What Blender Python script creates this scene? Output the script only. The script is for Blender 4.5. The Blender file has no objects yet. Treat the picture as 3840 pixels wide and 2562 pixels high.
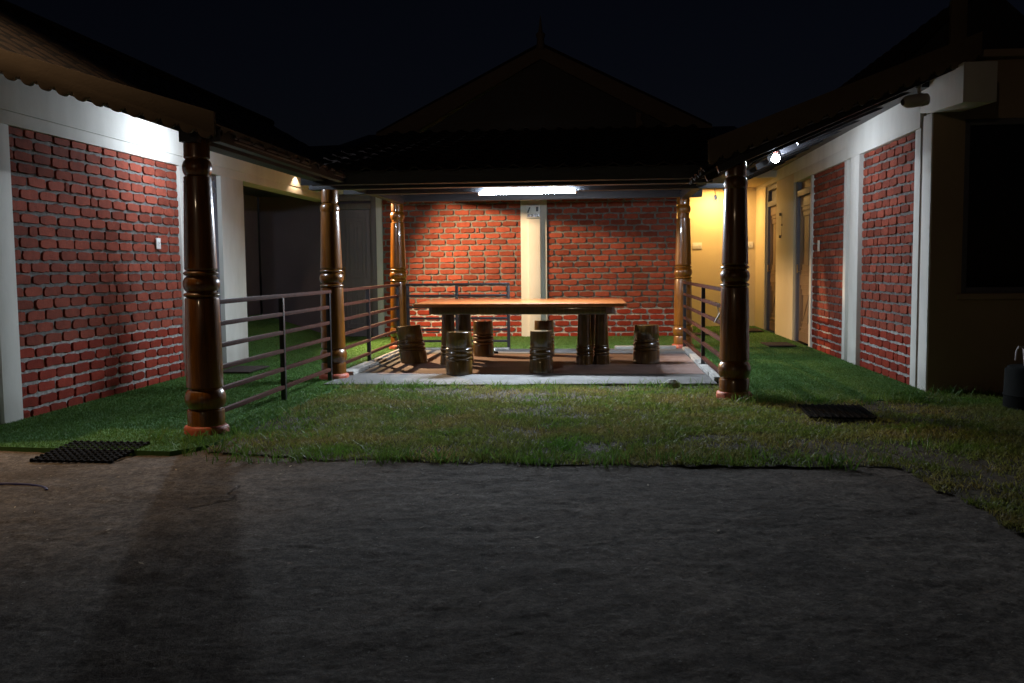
import bpy, bmesh, math, random
import numpy as np
from mathutils import Vector, Matrix
R = random.Random(7)
S = bpy.context.scene
COL = S.collection
# ------------------------------------------------------------------ camera, world, exposure
YAW, PITCH, ROLL, HCAM = 0.093865, 0.0791998, -0.010427, 1.1
cy, sy, cp, sp = math.cos(YAW), math.sin(YAW), math.cos(PITCH), math.sin(PITCH)
right = Vector((cy, sy, 0)); fwd = Vector((-sy * cp, cy * cp, -sp)); up = right.cross(fwd)
r2 = right * math.cos(ROLL) + up * math.sin(ROLL)
u2 = -right * math.sin(ROLL) + up * math.cos(ROLL)
cam = bpy.data.objects.new('camera', bpy.data.cameras.new('camera'))
COL.objects.link(cam)
cam.matrix_world = Matrix(((r2.x, u2.x, -fwd.x, 0), (r2.y, u2.y, -fwd.y, 0), (r2.z, u2.z, -fwd.z, HCAM), (0, 0, 0, 1)))
cam.data.sensor_width = 36; cam.data.sensor_fit = 'HORIZONTAL'
cam.data.lens = 3501.04 / 3840 * 36
cam.data.clip_end = 500; cam.data.clip_start = 0.05
S.camera = cam
W = bpy.data.worlds.new('World'); S.world = W; W.use_nodes = True
wt = W.node_tree; bg = wt.nodes['Background']
sky = wt.nodes.new('ShaderNodeTexSky'); sky.sky_type = 'NISHITA'; sky.sun_disc = False
sky.sun_elevation = math.radians(12); sky.sun_rotation = math.radians(190)
tint = wt.nodes.new('ShaderNodeMix'); tint.data_type = 'RGBA'; tint.blend_type = 'MULTIPLY'; tint.inputs['Factor'].default_value = 1
tint.inputs['B'].default_value = (1.0, .88, 1.3, 1)
wt.links.new(sky.outputs[0], tint.inputs['A']); wt.links.new(tint.outputs['Result'], bg.inputs[0]); bg.inputs[1].default_value = 0.00055
S.view_settings.view_transform = 'Standard'; S.view_settings.look = 'None'
S.view_settings.exposure = 0; S.view_settings.gamma = 1
S.cycles.use_denoising = True; S.cycles.denoising_input_passes = 'RGB_ALBEDO_NORMAL'; S.cycles.denoising_prefilter = 'ACCURATE'
S.cycles.max_bounces = 6; S.cycles.diffuse_bounces = 4; S.cycles.glossy_bounces = 3; S.cycles.transmission_bounces = 4
S.cycles.caustics_reflective = False; S.cycles.caustics_refractive = False
S.cycles.sample_clamp_indirect = 2.0
# lamp strengths (every lamp is built below, each in its own fitting)
P_TUBE, P_BULB_R, P_BULB_L, P_DOWN, P_FLOOD, P_POLE = 320.0, 600.0, 760.0, 700.0, 1450.0, 2500.0
P_STRIP, P_FILL, P_BOOST = 195.0, 78.0, 165.0
COOL = (0.78, 0.88, 1.0); WARM = (1.0, 0.66, 0.36); SODIUM = (1.0, 0.66, 0.36)

# ------------------------------------------------------------------ fitted layout
XL, XR, YB = -4.316, 2.787, 14.842
PIL = dict(L1=(-2.67, 6.08, 1.97), L2=(-2.67, 9.16, 1.885), L3=(-2.74, 12.62, 2.0), R1=(1.115, 7.87, 1.95), R2=(1.11, 12.63, 2.03))

# ------------------------------------------------------------------ helpers
def tag(o, label=None, cat=None, group=None, kind=None):
    if label: o['label'] = label
    if cat: o['category'] = cat
    if group: o['group'] = group
    if kind: o['kind'] = kind
    return o
def empty(name, loc, label, cat, group=None, rz=0):
    o = bpy.data.objects.new(name, None); COL.objects.link(o); o.location = loc; o.rotation_euler = (0, 0, rz)
    o.empty_display_size = .1
    return tag(o, label, cat, group)
class MB:
    def __init__(s): s.v = []; s.f = []
    def add(s, vs, fs):
        b = len(s.v); s.v += [tuple(v) for v in vs]; s.f += [tuple(i + b for i in f) for f in fs]; return s
    def box(s, x0, x1, y0, y1, z0, z1):
        return s.add([(x0, y0, z0), (x1, y0, z0), (x1, y1, z0), (x0, y1, z0), (x0, y0, z1), (x1, y0, z1), (x1, y1, z1), (x0, y1, z1)],
                     [(3, 2, 1, 0), (4, 5, 6, 7), (0, 1, 5, 4), (1, 2, 6, 5), (2, 3, 7, 6), (3, 0, 4, 7)])
    def lathe(s, prof, n=32, c=(0, 0), capb=True, capt=True):
        b = len(s.v)
        for z, r in prof:
            for i in range(n):
                a = 2 * math.pi * i / n
                s.v.append((c[0] + r * math.cos(a), c[1] + r * math.sin(a), z))
        for k in range(len(prof) - 1):
            for i in range(n):
                j = (i + 1) % n
                s.f.append((b + k * n + i, b + k * n + j, b + (k + 1) * n + j, b + (k + 1) * n + i))
        if capb: s.f.append(tuple(b + i for i in reversed(range(n))))
        if capt: s.f.append(tuple(b + (len(prof) - 1) * n + i for i in range(n)))
        return s
    def tube(s, pts, r, n=8):
        pts = [Vector(p) for p in pts]; b = len(s.v)
        for k, p in enumerate(pts):
            d = (pts[min(k + 1, len(pts) - 1)] - pts[max(k - 1, 0)]).normalized()
            a = d.cross(Vector((0, 0, 1)))
            if a.length < .05: a = d.cross(Vector((1, 0, 0)))
            a.normalize(); c = d.cross(a)
            for i in range(n):
                t = 2 * math.pi * i / n; s.v.append(tuple(p + a * (r * math.cos(t)) + c * (r * math.sin(t))))
        for k in range(len(pts) - 1):
            for i in range(n):
                j = (i + 1) % n
                s.f.append((b + k * n + j, b + k * n + i, b + (k + 1) * n + i, b + (k + 1) * n + j))
        s.f.append(tuple(b + i for i in range(n))); s.f.append(tuple(b + (len(pts) - 1) * n + i for i in reversed(range(n))))
        return s
    def prism(s, poly, axis, t0, t1):
        # polygon in two coordinates, extruded along the third
        m = {'x': lambda a, b, t: (t, a, b), 'y': lambda a, b, t: (a, t, b), 'z': lambda a, b, t: (a, b, t)}[axis]
        n = len(poly)
        vs = [m(a, b, t0) for a, b in poly] + [m(a, b, t1) for a, b in poly]
        return s.add(vs, [tuple(range(n)), tuple(range(2 * n - 1, n - 1, -1))] + [(i, i + n, (i + 1) % n + n, (i + 1) % n) for i in range(n)])
    def bar(s, p, q, w, h):
        p, q = Vector(p), Vector(q); d = (q - p).normalized()
        a = d.cross(Vector((0, 0, 1)))
        if a.length < .01: a = Vector((1, 0, 0))
        a.normalize(); c = a.cross(d)
        vs = []
        for e in (p, q):
            for i, j in ((-1, -1), (1, -1), (1, 1), (-1, 1)): vs.append(e + a * (i * w / 2) + c * (j * h / 2))
        return s.add(vs, [(0, 1, 2, 3), (7, 6, 5, 4), (0, 4, 5, 1), (1, 5, 6, 2), (2, 6, 7, 3), (3, 7, 4, 0)])
    def mesh(s, name, mat, smooth=False, bevel=0, sharp=40):
        me = bpy.data.meshes.new(name); me.from_pydata(s.v, [], s.f)
        bm = bmesh.new(); bm.from_mesh(me)
        bmesh.ops.recalc_face_normals(bm, faces=bm.faces)
        if bevel:
            ed = [e for e in bm.edges if len(e.link_faces) == 2 and e.calc_face_angle(0) > .6]
            bmesh.ops.bevel(bm, geom=ed, offset=bevel, segments=2, affect='EDGES', profile=.6)
        bm.to_mesh(me); bm.free()
        if smooth or bevel:
            me.shade_smooth(); me.set_sharp_from_angle(angle=math.radians(sharp))
        me.materials.append(mat)
        return me
    def obj(s, name, mat, parent=None, **k):
        o = bpy.data.objects.new(name, s.mesh(name, mat, **k)); COL.objects.link(o)
        if parent: o.parent = parent
        return o
def place(name, me, parent, loc, rz=0, scale=None, rot=None):
    o = bpy.data.objects.new(name, me); COL.objects.link(o); o.parent = parent; o.location = loc
    o.rotation_euler = rot if rot else (0, 0, rz)
    if scale: o.scale = scale
    return o
def bulge(z0, z1, r0, r1, n=7):
    return [(z0 + (z1 - z0) * i / (n - 1), r0 + (r1 - r0) * math.sin(math.pi * i / (n - 1)) ** .7) for i in range(n)]

# ------------------------------------------------------------------ materials
def mat(name, col, rough=.6, var=.15, scale=8, bump=0, bscale=40, metal=0, coat=0, spec=.5, emit=None, estr=0, stretch=(1, 1, 1), col2=None, detail=6, distort=0, obj_rand=0, coord='Object', island=0, bdist=.01, trans=0):
    m = bpy.data.materials.new(name); m.use_nodes = True
    t = m.node_tree; N = t.nodes; L = t.links
    b = N['Principled BSDF']
    b.inputs['Roughness'].default_value = rough; b.inputs['Metallic'].default_value = metal
    b.inputs['Coat Weight'].default_value = coat; b.inputs['Coat Roughness'].default_value = .06
    b.inputs['Specular IOR Level'].default_value = spec
    tc = N.new('ShaderNodeTexCoord'); mp = N.new('ShaderNodeMapping'); mp.inputs['Scale'].default_value = stretch
    if coord == 'World':
        g = N.new('ShaderNodeNewGeometry'); L.new(g.outputs['Position'], mp.inputs['Vector'])
    else: L.new(tc.outputs[coord], mp.inputs['Vector'])
    vec = mp.outputs[0]
    if obj_rand:
        oi = N.new('ShaderNodeObjectInfo'); ad = N.new('ShaderNodeVectorMath'); ad.operation = 'MULTIPLY_ADD'
        L.new(oi.outputs['Random'], ad.inputs[0]); ad.inputs[1].default_value = (17, 31, 23); L.new(vec, ad.inputs[2]); vec = ad.outputs[0]
    n1 = N.new('ShaderNodeTexNoise'); n1.inputs['Scale'].default_value = scale; n1.inputs['Detail'].default_value = detail
    n1.inputs['Roughness'].default_value = .6; n1.inputs['Distortion'].default_value = distort
    L.new(vec, n1.inputs['Vector'])
    rp = N.new('ShaderNodeValToRGB'); rp.color_ramp.elements[0].position = .3; rp.color_ramp.elements[1].position = .72
    c2 = col2 if col2 else tuple(min(1, c * (1 + var)) for c in col)
    c1 = col if col2 else tuple(c * (1 - var) for c in col)
    rp.color_ramp.elements[0].color = (*c1, 1); rp.color_ramp.elements[1].color = (*c2, 1)
    L.new(n1.outputs[0], rp.inputs[0]); out = rp.outputs[0]
    if obj_rand or island:
        if island:
            oi = N.new('ShaderNodeNewGeometry'); rnd = oi.outputs['Random Per Island']; amt = island
        else: rnd = oi.outputs['Random']; amt = obj_rand
        hs = N.new('ShaderNodeHueSaturation'); L.new(out, hs.inputs['Color'])
        mr = N.new('ShaderNodeMapRange'); mr.inputs[3].default_value = 1 - amt; mr.inputs[4].default_value = 1 + amt
        L.new(rnd, mr.inputs[0]); L.new(mr.outputs[0], hs.inputs['Value']); out = hs.outputs[0]
    L.new(out, b.inputs['Base Color'])
    if bump:
        n2 = N.new('ShaderNodeTexNoise'); n2.inputs['Scale'].default_value = bscale; n2.inputs['Detail'].default_value = 8
        n2.inputs['Roughness'].default_value = .65; L.new(vec, n2.inputs['Vector'])
        bp = N.new('ShaderNodeBump'); bp.inputs['Strength'].default_value = bump; bp.inputs['Distance'].default_value = bdist
        L.new(n2.outputs[0], bp.inputs['Height']); L.new(bp.outputs[0], b.inputs['Normal'])
    if emit:
        b.inputs['Emission Color'].default_value = (*emit, 1); b.inputs['Emission Strength'].default_value = estr
    if trans:
        tl_ = N.new('ShaderNodeBsdfTranslucent'); L.new(out, tl_.inputs['Color']); mxs = N.new('ShaderNodeMixShader'); mxs.inputs[0].default_value = trans
        L.new(b.outputs[0], mxs.inputs[1]); L.new(tl_.outputs[0], mxs.inputs[2]); L.new(mxs.outputs[0], N['Material Output'].inputs['Surface'])
    return m
M = {}
M['brick'] = mat('brick red paint', (.19, .043, .027), .9, scale=14, bump=.6, bscale=60, obj_rand=.28, col2=(.30, .070, .042), spec=.2)
M['brick_low'] = mat('deep red brick paint', (.20, .026, .014), .88, scale=14, bump=.6, bscale=60, obj_rand=.18, col2=(.28, .040, .022), spec=.2)
M['mortar'] = mat('grey mortar', (.10, .10, .094), .95, scale=22, bump=1, bscale=70, col2=(.235, .235, .225), coord='World')
M['mortar_low'] = mat('whitened mortar', (.18, .18, .17), .95, scale=26, bump=.9, bscale=70, col2=(.58, .58, .56), coord='World')
M['plaster'] = mat('off white wall paint', (.57, .555, .51), .78, scale=2.6, bump=.16, bscale=90, col2=(.74, .725, .68), coord='World', stretch=(1, 1, .4), detail=9)
M['cream'] = mat('cream wall paint', (.60, .50, .33), .75, scale=1.6, bump=.12, bscale=90, col2=(.66, .56, .37), coord='World')
M['violet'] = mat('grey violet wall paint', (.095, .075, .098), .7, scale=1.4, bump=.12, bscale=90, col2=(.135, .108, .135), coord='World')
M['tan'] = mat('tan front wall paint', (.34, .25, .17), .8, scale=1.4, bump=.12, bscale=90, col2=(.40, .30, .20), coord='World')
def wood(name, c1, c2, rough=.3, coat=1., stretch=(9, 9, .9), scale=3.5, bump=.16):
    return mat(name, c1, rough, scale=scale, bump=bump, bscale=14, col2=c2, stretch=stretch, coat=coat, distort=1.2, obj_rand=.08, spec=.5)
M['pillar'] = wood('varnished pillar wood', (.085, .030, .002), (.25, .090, .005))
M['stool'] = wood('varnished stool wood', (.045, .022, .003), (.145, .078, .010))
M['table'] = wood('varnished table plank', (.17, .050, .011), (.38, .120, .026), rough=.36, coat=.6, stretch=(.7, 9, 9), scale=3)
M['rail'] = mat('red brown metal paint', (.045, .015, .009), .7, scale=20, bump=.15, bscale=50, col2=(.08, .027, .017), spec=.1)
M['rail_black'] = mat('black metal paint', (.018, .016, .018), .4, scale=20, bump=.1, bscale=50, coat=.2)
M['plinth'] = mat('red oxide plinth', (.36, .07, .035), .5, scale=10, bump=.25, bscale=40, col2=(.46, .11, .06))
M['beam'] = mat('dark painted timber', (.018, .021, .027), .5, scale=6, bump=.3, bscale=30, stretch=(1, 6, 6), col2=(.03, .034, .042))
M['rafter'] = mat('dark roof steel', (.02, .02, .024), .45, scale=6, bump=.15, bscale=30)
M['metal'] = mat('bare metal strip', (.35, .36, .38), .35, metal=.9, scale=20, bump=.1)
M['tile'] = mat('weathered clay roof tile', (.014, .009, .008), .85, scale=7, bump=.5, bscale=40, obj_rand=.25, col2=(.028, .015, .012))
M['barge'] = mat('tan fascia paint', (.12, .085, .054), .7, scale=3, bump=.15, bscale=60, col2=(.15, .108, .068))
M['barge_lit'] = mat('tan fascia paint lit copy', (.20, .15, .105), .7, scale=3, bump=.15, bscale=60, col2=(.25, .19, .13))  # same tan as the fascia, lightened to stand in for light on the gable
M['slabm'] = mat('grey cement floor', (.075, .073, .069), .85, scale=2.2, bump=.45, bscale=45, col2=(.15, .147, .14), coord='World', distort=1)
M['redfloor'] = mat('worn red oxide floor', (.17, .105, .088), .62, scale=2.4, bump=.3, bscale=50, col2=(.30, .215, .19), coord='World', distort=1)
M['kerb'] = mat('rough cement kerb', (.26, .25, .23), .9, scale=9, bump=.9, bscale=30, col2=(.38, .37, .34), coord='World')
M['turf'] = mat('green turf backing', (.04, .12, .022), .95, scale=30, bump=.8, bscale=220, col2=(.06, .17, .03), coord='World')
M['pile'] = mat('green turf pile', (.075, .165, .036), .6, scale=3, col2=(.125, .22, .05), coord='World', island=.3, spec=.2, trans=.3)
M['soil'] = mat('lawn soil', (.03, .024, .012), .95, scale=9, bump=1, bscale=30, col2=(.075, .06, .026), coord='World', bdist=.02)
M['blade'] = mat('lawn grass', (.085, .22, .022), .55, scale=1.5, col2=(.32, .235, .09), coord='World', island=.4, spec=.25, trans=.45)
M['tuft'] = mat('long grass', (.06, .17, .022), .5, scale=2, col2=(.15, .22, .045), coord='World', island=.35, spec=.3, trans=.45)
M['earth'] = mat('dark earth', (.03, .026, .02), .95, scale=3, bump=.8, bscale=20, coord='World')
M['rubber'] = mat('black rubber', (.009, .009, .010), .85, scale=30, bump=.3, bscale=80, spec=.12)
M['mat_fibre'] = mat('dark brown door mat fibre', (.03, .02, .016), .95, scale=60, bump=.8, bscale=160)
M['white_plastic'] = mat('white plastic', (.75, .75, .74), .35, var=.03)
M['dark_plastic'] = mat('black plastic', (.015, .015, .02), .35, var=.05)
M['grey_plastic'] = mat('beige grey camera shell', (.55, .52, .47), .4, var=.04)
M['holder'] = mat('red bulb holder', (.35, .10, .08), .4, var=.05)
M['door'] = mat('grey mauve door paint', (.13, .115, .125), .5, scale=5, bump=.15, bscale=40, stretch=(6, 6, .7), col2=(.17, .15, .16))
M['door_brown'] = mat('brown stained door', (.17, .105, .06), .5, scale=5, bump=.2, bscale=40, stretch=(6, 6, .7), col2=(.25, .16, .095))
M['frame_grey'] = mat('blue grey frame paint', (.12, .12, .15), .5, scale=6, bump=.1, var=.1)
M['glass'] = mat('dark glass', (.01, .011, .014), .08, var=.02, spec=.6)
M['curtain'] = mat('brown curtain', (.20, .13, .095), .9, scale=14, bump=.3, stretch=(8, 8, .6))
M['pipe'] = mat('brown drain pipe', (.12, .055, .04), .5, var=.1)
M['drum'] = mat('dark drum', (.010, .011, .010), .9, scale=8, bump=.2, spec=.1)
M['mug'] = mat('pale pink plastic mug', (.50, .43, .43), .4, var=.05)
M['hose'] = mat('blue hose', (.02, .025, .12), .45, var=.05)
M['lens_red'] = mat('brass', (.5, .33, .12), .3, metal=1, var=.05)
def emis(name, col, st): return mat(name, col, .4, var=0, emit=col, estr=st)
M['tube_on'] = emis('lit cool tube', COOL, P_TUBE)
M['bulb_r'] = emis('lit cool bulb', COOL, P_BULB_R)
M['bulb_l'] = emis('lit cool bulb inner', COOL, P_BULB_L)
M['down_on'] = emis('lit warm downlight', (1, .60, .20), P_DOWN)
M['flood_on'] = emis('lit warm flood panel', WARM, 8)
M['pole_on'] = emis('lit sodium lens', SODIUM, 10)

def concrete_mat():
    m = mat('brushed muddy concrete', (.070, .058, .048), .95, scale=.9, col2=(.178, .152, .128), coord='World', detail=12, spec=.15)
    t = m.node_tree; N = t.nodes; L = t.links; b = N['Principled BSDF']
    g = N.new('ShaderNodeNewGeometry')
    def noise(sc, det, rough, vec, dist=0):
        n = N.new('ShaderNodeTexNoise'); n.inputs['Scale'].default_value = sc; n.inputs['Detail'].default_value = det
        n.inputs['Roughness'].default_value = rough; n.inputs['Distortion'].default_value = dist; L.new(vec, n.inputs['Vector']); return n.outputs[0]
    def mth(op, a, c, k=None):
        q = N.new('ShaderNodeMath'); q.operation = op
        for i, v in enumerate((a, c, k)):
            if v is None: continue
            if isinstance(v, (int, float)): q.inputs[i].default_value = v
            else: L.new(v, q.inputs[i])
        return q.outputs[0]
    def mapped(sc, rot):
        mp = N.new('ShaderNodeMapping'); mp.inputs['Scale'].default_value = sc; mp.inputs['Rotation'].default_value = (0, 0, rot); L.new(g.outputs['Position'], mp.inputs['Vector']); return mp.outputs[0]
    P = g.outputs['Position']
    # trowel strokes in two directions, chosen patch by patch
    s1 = noise(9, 10, .72, mapped((1, 1.7, 1), .3)); s2 = noise(9, 10, .72, mapped((1.6, 1, 1), -.5))
    pick = mth('SMOOTH_MIN', mth('MULTIPLY', noise(.9, 2, .5, P), 1.9), 1.0, .1)
    mixs = N.new('ShaderNodeMix'); mixs.data_type = 'FLOAT'; L.new(pick, mixs.inputs[0]); L.new(s1, mixs.inputs[2]); L.new(s2, mixs.inputs[3])
    grit = noise(75, 6, .7, P); lump = noise(3.2, 5, .55, P)
    # cracks
    w = N.new('ShaderNodeVectorMath'); w.operation = 'MULTIPLY_ADD'; nz = N.new('ShaderNodeTexNoise'); nz.inputs['Scale'].default_value = 2.2; nz.inputs['Detail'].default_value = 6
    L.new(P, nz.inputs['Vector']); L.new(nz.outputs['Color'], w.inputs[0]); w.inputs[1].default_value = (.9, .9, 0); L.new(P, w.inputs[2])
    v = N.new('ShaderNodeTexVoronoi'); v.feature = 'DISTANCE_TO_EDGE'; v.inputs['Scale'].default_value = .38; L.new(w.outputs[0], v.inputs['Vector'])
    mr = N.new('ShaderNodeMapRange'); mr.inputs[1].default_value = 0; mr.inputs[2].default_value = .007; L.new(v.outputs['Distance'], mr.inputs[0]); crack = mr.outputs[0]
    gate = mth('GREATER_THAN', noise(.55, 2, .5, P), .62); ck = mth('MAXIMUM', crack, mth('SUBTRACT', 1.0, gate))
    h = mth('ADD', mth('MULTIPLY', mixs.outputs[0], 1.0), mth('ADD', mth('MULTIPLY', grit, .22), mth('MULTIPLY', lump, 1.4)))
    h = mth('ADD', h, mth('MULTIPLY', ck, .5))
    bp = N.new('ShaderNodeBump'); bp.inputs['Strength'].default_value = 1; bp.inputs['Distance'].default_value = .02
    L.new(h, bp.inputs['Height']); L.new(bp.outputs[0], b.inputs['Normal'])
    # colour: strokes, crack dirt and pale specks on top of the patchy base
    lk = b.inputs['Base Color'].links[0].from_socket
    hv = N.new('ShaderNodeHueSaturation'); L.new(lk, hv.inputs['Color'])
    vv = mth('MULTIPLY', mth('ADD', mth('MULTIPLY', mixs.outputs[0], 2.6), -.32), mth('ADD', mth('MULTIPLY', ck, .65), .35))
    L.new(vv, hv.inputs['Value'])
    gr = mth('MULTIPLY', noise(38, 8, .75, P), mth('ADD', noise(120, 4, .7, P), .5))
    vv = mth('MULTIPLY', vv, mth('ADD', mth('MULTIPLY', gr, 3.0), -.5))
    L.new(vv, hv.inputs['Value'])
    sp = mth('GREATER_THAN', noise(46, 2, .5, P), .72)
    mc = N.new('ShaderNodeMix'); mc.data_type = 'RGBA'; L.new(sp, mc.inputs['Factor']); L.new(hv.outputs[0], mc.inputs['A']); mc.inputs['B'].default_value = (.3, .28, .25, 1)
    L.new(mc.outputs['Result'], b.inputs['Base Color'])
    return m
M['concrete'] = concrete_mat()

# ------------------------------------------------------------------ ground
def fbm(x, y, seed, octs=((1, 1.), (2.1, .5), (4.3, .25), (9.1, .12))):
    rg = np.random.RandomState(seed); z = np.zeros_like(x)
    for fq, am in octs:
        for _ in range(4):
            a = rg.rand() * 6.283; p = rg.rand() * 6.283; k = fq * (1.5 + rg.rand() * 2)
            z += am * np.sin(k * (x * math.cos(a) + y * math.sin(a)) + p + 1.3 * np.sin(.7 * k * (x * math.sin(a) - y * math.cos(a)) + p * 2)) / 4
    return z
def inside(x, y, poly):
    c = np.zeros(x.shape, bool); n = len(poly)
    for i in range(n):
        x0, y0 = poly[i]; x1, y1 = poly[(i + 1) % n]
        if y0 == y1: continue
        c ^= ((y0 > y) != (y1 > y)) & (x < (x1 - x0) * (y - y0) / (y1 - y0) + x0)
    return c
def wob(poly, amp, seed, step=.12):
    out = []
    rg = random.Random(seed)
    for i in range(len(poly)):
        a, b = Vector(poly[i]), Vector(poly[(i + 1) % len(poly)]); n = max(1, int((b - a).length / step))
        nm = Vector((-(b - a).y, (b - a).x)).normalized()
        for k in range(n):
            p = a.lerp(b, k / n); out.append(tuple(p + nm * (rg.uniform(-amp, amp))))
    return out
def grid_sheet(name, poly, z, mtl, dens, amp=0, seed=1, kind='structure', parent=None, slope=None):
    xs = [p[0] for p in poly]; ys = [p[1] for p in poly]
    nx = int((max(xs) - min(xs)) * dens) + 2; ny = int((max(ys) - min(ys)) * dens) + 2
    gx, gy = np.meshgrid(np.linspace(min(xs), max(xs), nx), np.linspace(min(ys), max(ys), ny))
    gz = z + amp * fbm(gx, gy, seed)
    ix = np.arange(nx * ny).reshape(ny, nx)
    cxm = (gx[:-1, :-1] + gx[1:, 1:]) / 2; cym = (gy[:-1, :-1] + gy[1:, 1:]) / 2
    k = inside(cxm, cym, poly)
    f = np.stack([ix[:-1, :-1][k], ix[:-1, 1:][k], ix[1:, 1:][k], ix[1:, :-1][k]], 1)
    used, inv = np.unique(f, return_inverse=True)
    me = bpy.data.meshes.new(name)
    me.from_pydata(np.stack([gx.ravel(), gy.ravel(), gz.ravel()], 1)[used].tolist(), [], inv.reshape(-1, 4).tolist())
    me.shade_smooth(); me.materials.append(mtl)
    o = bpy.data.objects.new(name, me); COL.objects.link(o); o['kind'] = kind
    if parent: o.parent = parent
    return o
tag(MB().add([(-150, -60, -.3), (150, -60, -.3), (150, 240, -.3), (-150, 240, -.3)], [(0, 1, 2, 3)]).obj('ground', M['earth']), kind='structure')
YARD = [(-9, -2), (9, -2), (9, 8.3), (-9, 8.3)]
def vnoise(x, y, seed):
    """smooth value noise on a unit lattice"""
    g_ = np.random.RandomState(seed).rand(97, 97)
    i, j = np.floor(x).astype(int), np.floor(y).astype(int); u, v = x - i, y - j
    u = u * u * (3 - 2 * u); v = v * v * (3 - 2 * v)
    a = lambda p, q: g_[(i + p) % 97, (j + q) % 97]
    return (a(0, 0) * (1 - u) + a(1, 0) * u) * (1 - v) + (a(0, 1) * (1 - u) + a(1, 1) * u) * v - .5
def yard_relief(x, y):
    wx, wy = x + .35 * vnoise(x * 1.3, y * 1.3, 1) + .1 * vnoise(x * 5, y * 5, 2), y + .35 * vnoise(x * 1.1 + 9, y * 1.1, 3) + .1 * vnoise(x * 5, y * 5, 4)
    z = .016 * vnoise(x * .9, y * .9, 5) + .012 * vnoise(wx * 2.2, wy * 2.6, 6) + .009 * -np.abs(vnoise(wx * 3.4, wy * 5, 7)) + .008 * vnoise(wx * 7, wy * 10, 8)
    z += .006 * -np.abs(vnoise(wx * 12, wy * 16, 9)) + .004 * vnoise(wx * 24, wy * 28, 10) + .0025 * vnoise(x * 60, y * 70, 11)
    return z
gx_, gy_ = np.meshgrid(np.concatenate([np.linspace(-9, -4.2, 50)[:-1], np.linspace(-4.2, 3.2, 560), np.linspace(3.2, 9, 60)[1:]]), np.concatenate([np.linspace(-2, 2.0, 50)[:-1], np.linspace(2.0, 5.7, 330), np.linspace(5.7, 8.3, 40)[1:]]))
gz_ = -.021 + .85 * yard_relief(gx_, gy_)
for (sx_, sy_, sr_2) in ((.36, 3.48, .5),):
    gz_ -= .012 * np.exp(-((gx_ - sx_ - .3) ** 2 + (gy_ - sy_ + .25) ** 2) / .05) * (gx_ > sx_ - .2)
ny_, nx_ = gx_.shape; ix_ = np.arange(nx_ * ny_).reshape(ny_, nx_)
me = bpy.data.meshes.new('concrete_yard')
me.from_pydata(np.stack([gx_.ravel(), gy_.ravel(), gz_.ravel()], 1).tolist(), [], np.stack([ix_[:-1, :-1], ix_[:-1, 1:], ix_[1:, 1:], ix_[1:, :-1]], -1).reshape(-1, 4).tolist())
me.shade_smooth(); me.materials.append(M['concrete'])
o = bpy.data.objects.new('concrete_yard', me); COL.objects.link(o); o['kind'] = 'structure'
LAWN = wob([(-2.42, 5.48), (-1.75, 5.33), (-.95, 5.26), (.5, 5.22), (1.62, 5.25), (1.68, 4.6), (1.72, 4.0), (2.4, 3.0), (5.5, 3.0), (5.5, 8.25), (2.75, 8.25), (2.7, 7.72), (1.2, 7.68), (1.2, 8.72), (-2.4, 8.72)], .035, 5)
lw_ = grid_sheet('lawn', LAWN, -.018, M['soil'], 30, .006, 8)
def lawn_rise(x, y): return .010 * np.clip((np.minimum(y - 5.32, np.where(x > 1.6, (x - 1.75) * .9, 9)) if True else 0) / .45, 0, 1) ** .7
for v_ in lw_.data.vertices: v_.co.z += float(lawn_rise(np.array(v_.co.x), np.array(v_.co.y)))
TURF_L = [(XL - 1.2, 11.13), (XL, 11.13), (XL, 5.52), (-3.8, 5.53), (-2.62, 5.42), (-2.46, 5.6), (-2.44, 12.3), (-1.4, 12.35), (1.2, 12.35), (1.18, 7.72), (1.5, 7.68), (2.3, 7.72), (2.75, 7.95), (XR, 8.3), (XR, 17.2), (1.2, 17.2), (1.2, YB), (XL - 1.2, YB)]
def turf_z(x, y):
    r = np.clip((XL - x) / 1.15, 0, 1)
    return .37 * r
tb = MB()
tb.prism([(-4.32, 5.52), (-3.8, 5.53), (-2.62, 5.42), (-2.46, 5.62), (-2.45, 12.3), (-4.32, 12.3)], 'z', -.09, 0)
tb.prism([(1.2, 12.3), (1.18, 7.74), (1.5, 7.69), (2.3, 7.73), (2.68, 7.92), (2.79, 8.3), (2.79, 12.3)], 'z', -.09, 0)
for (x0, x1, y0, y1, dz) in ((-4.32, 2.79, 12.3, YB + .0, 0), (1.2, 2.79, YB, 17.2, 0)):
    tb.box(x0, x1, y0, y1, -.09, 0)
tb.add([(XL, 11.0, 0), (XL - 1.3, 11.0, .418), (XL - 1.3, YB, .418), (XL, YB, 0)], [(0, 3, 2, 1)])
tag(tb.obj('artificial_turf', M['turf']), kind='structure')

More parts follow.
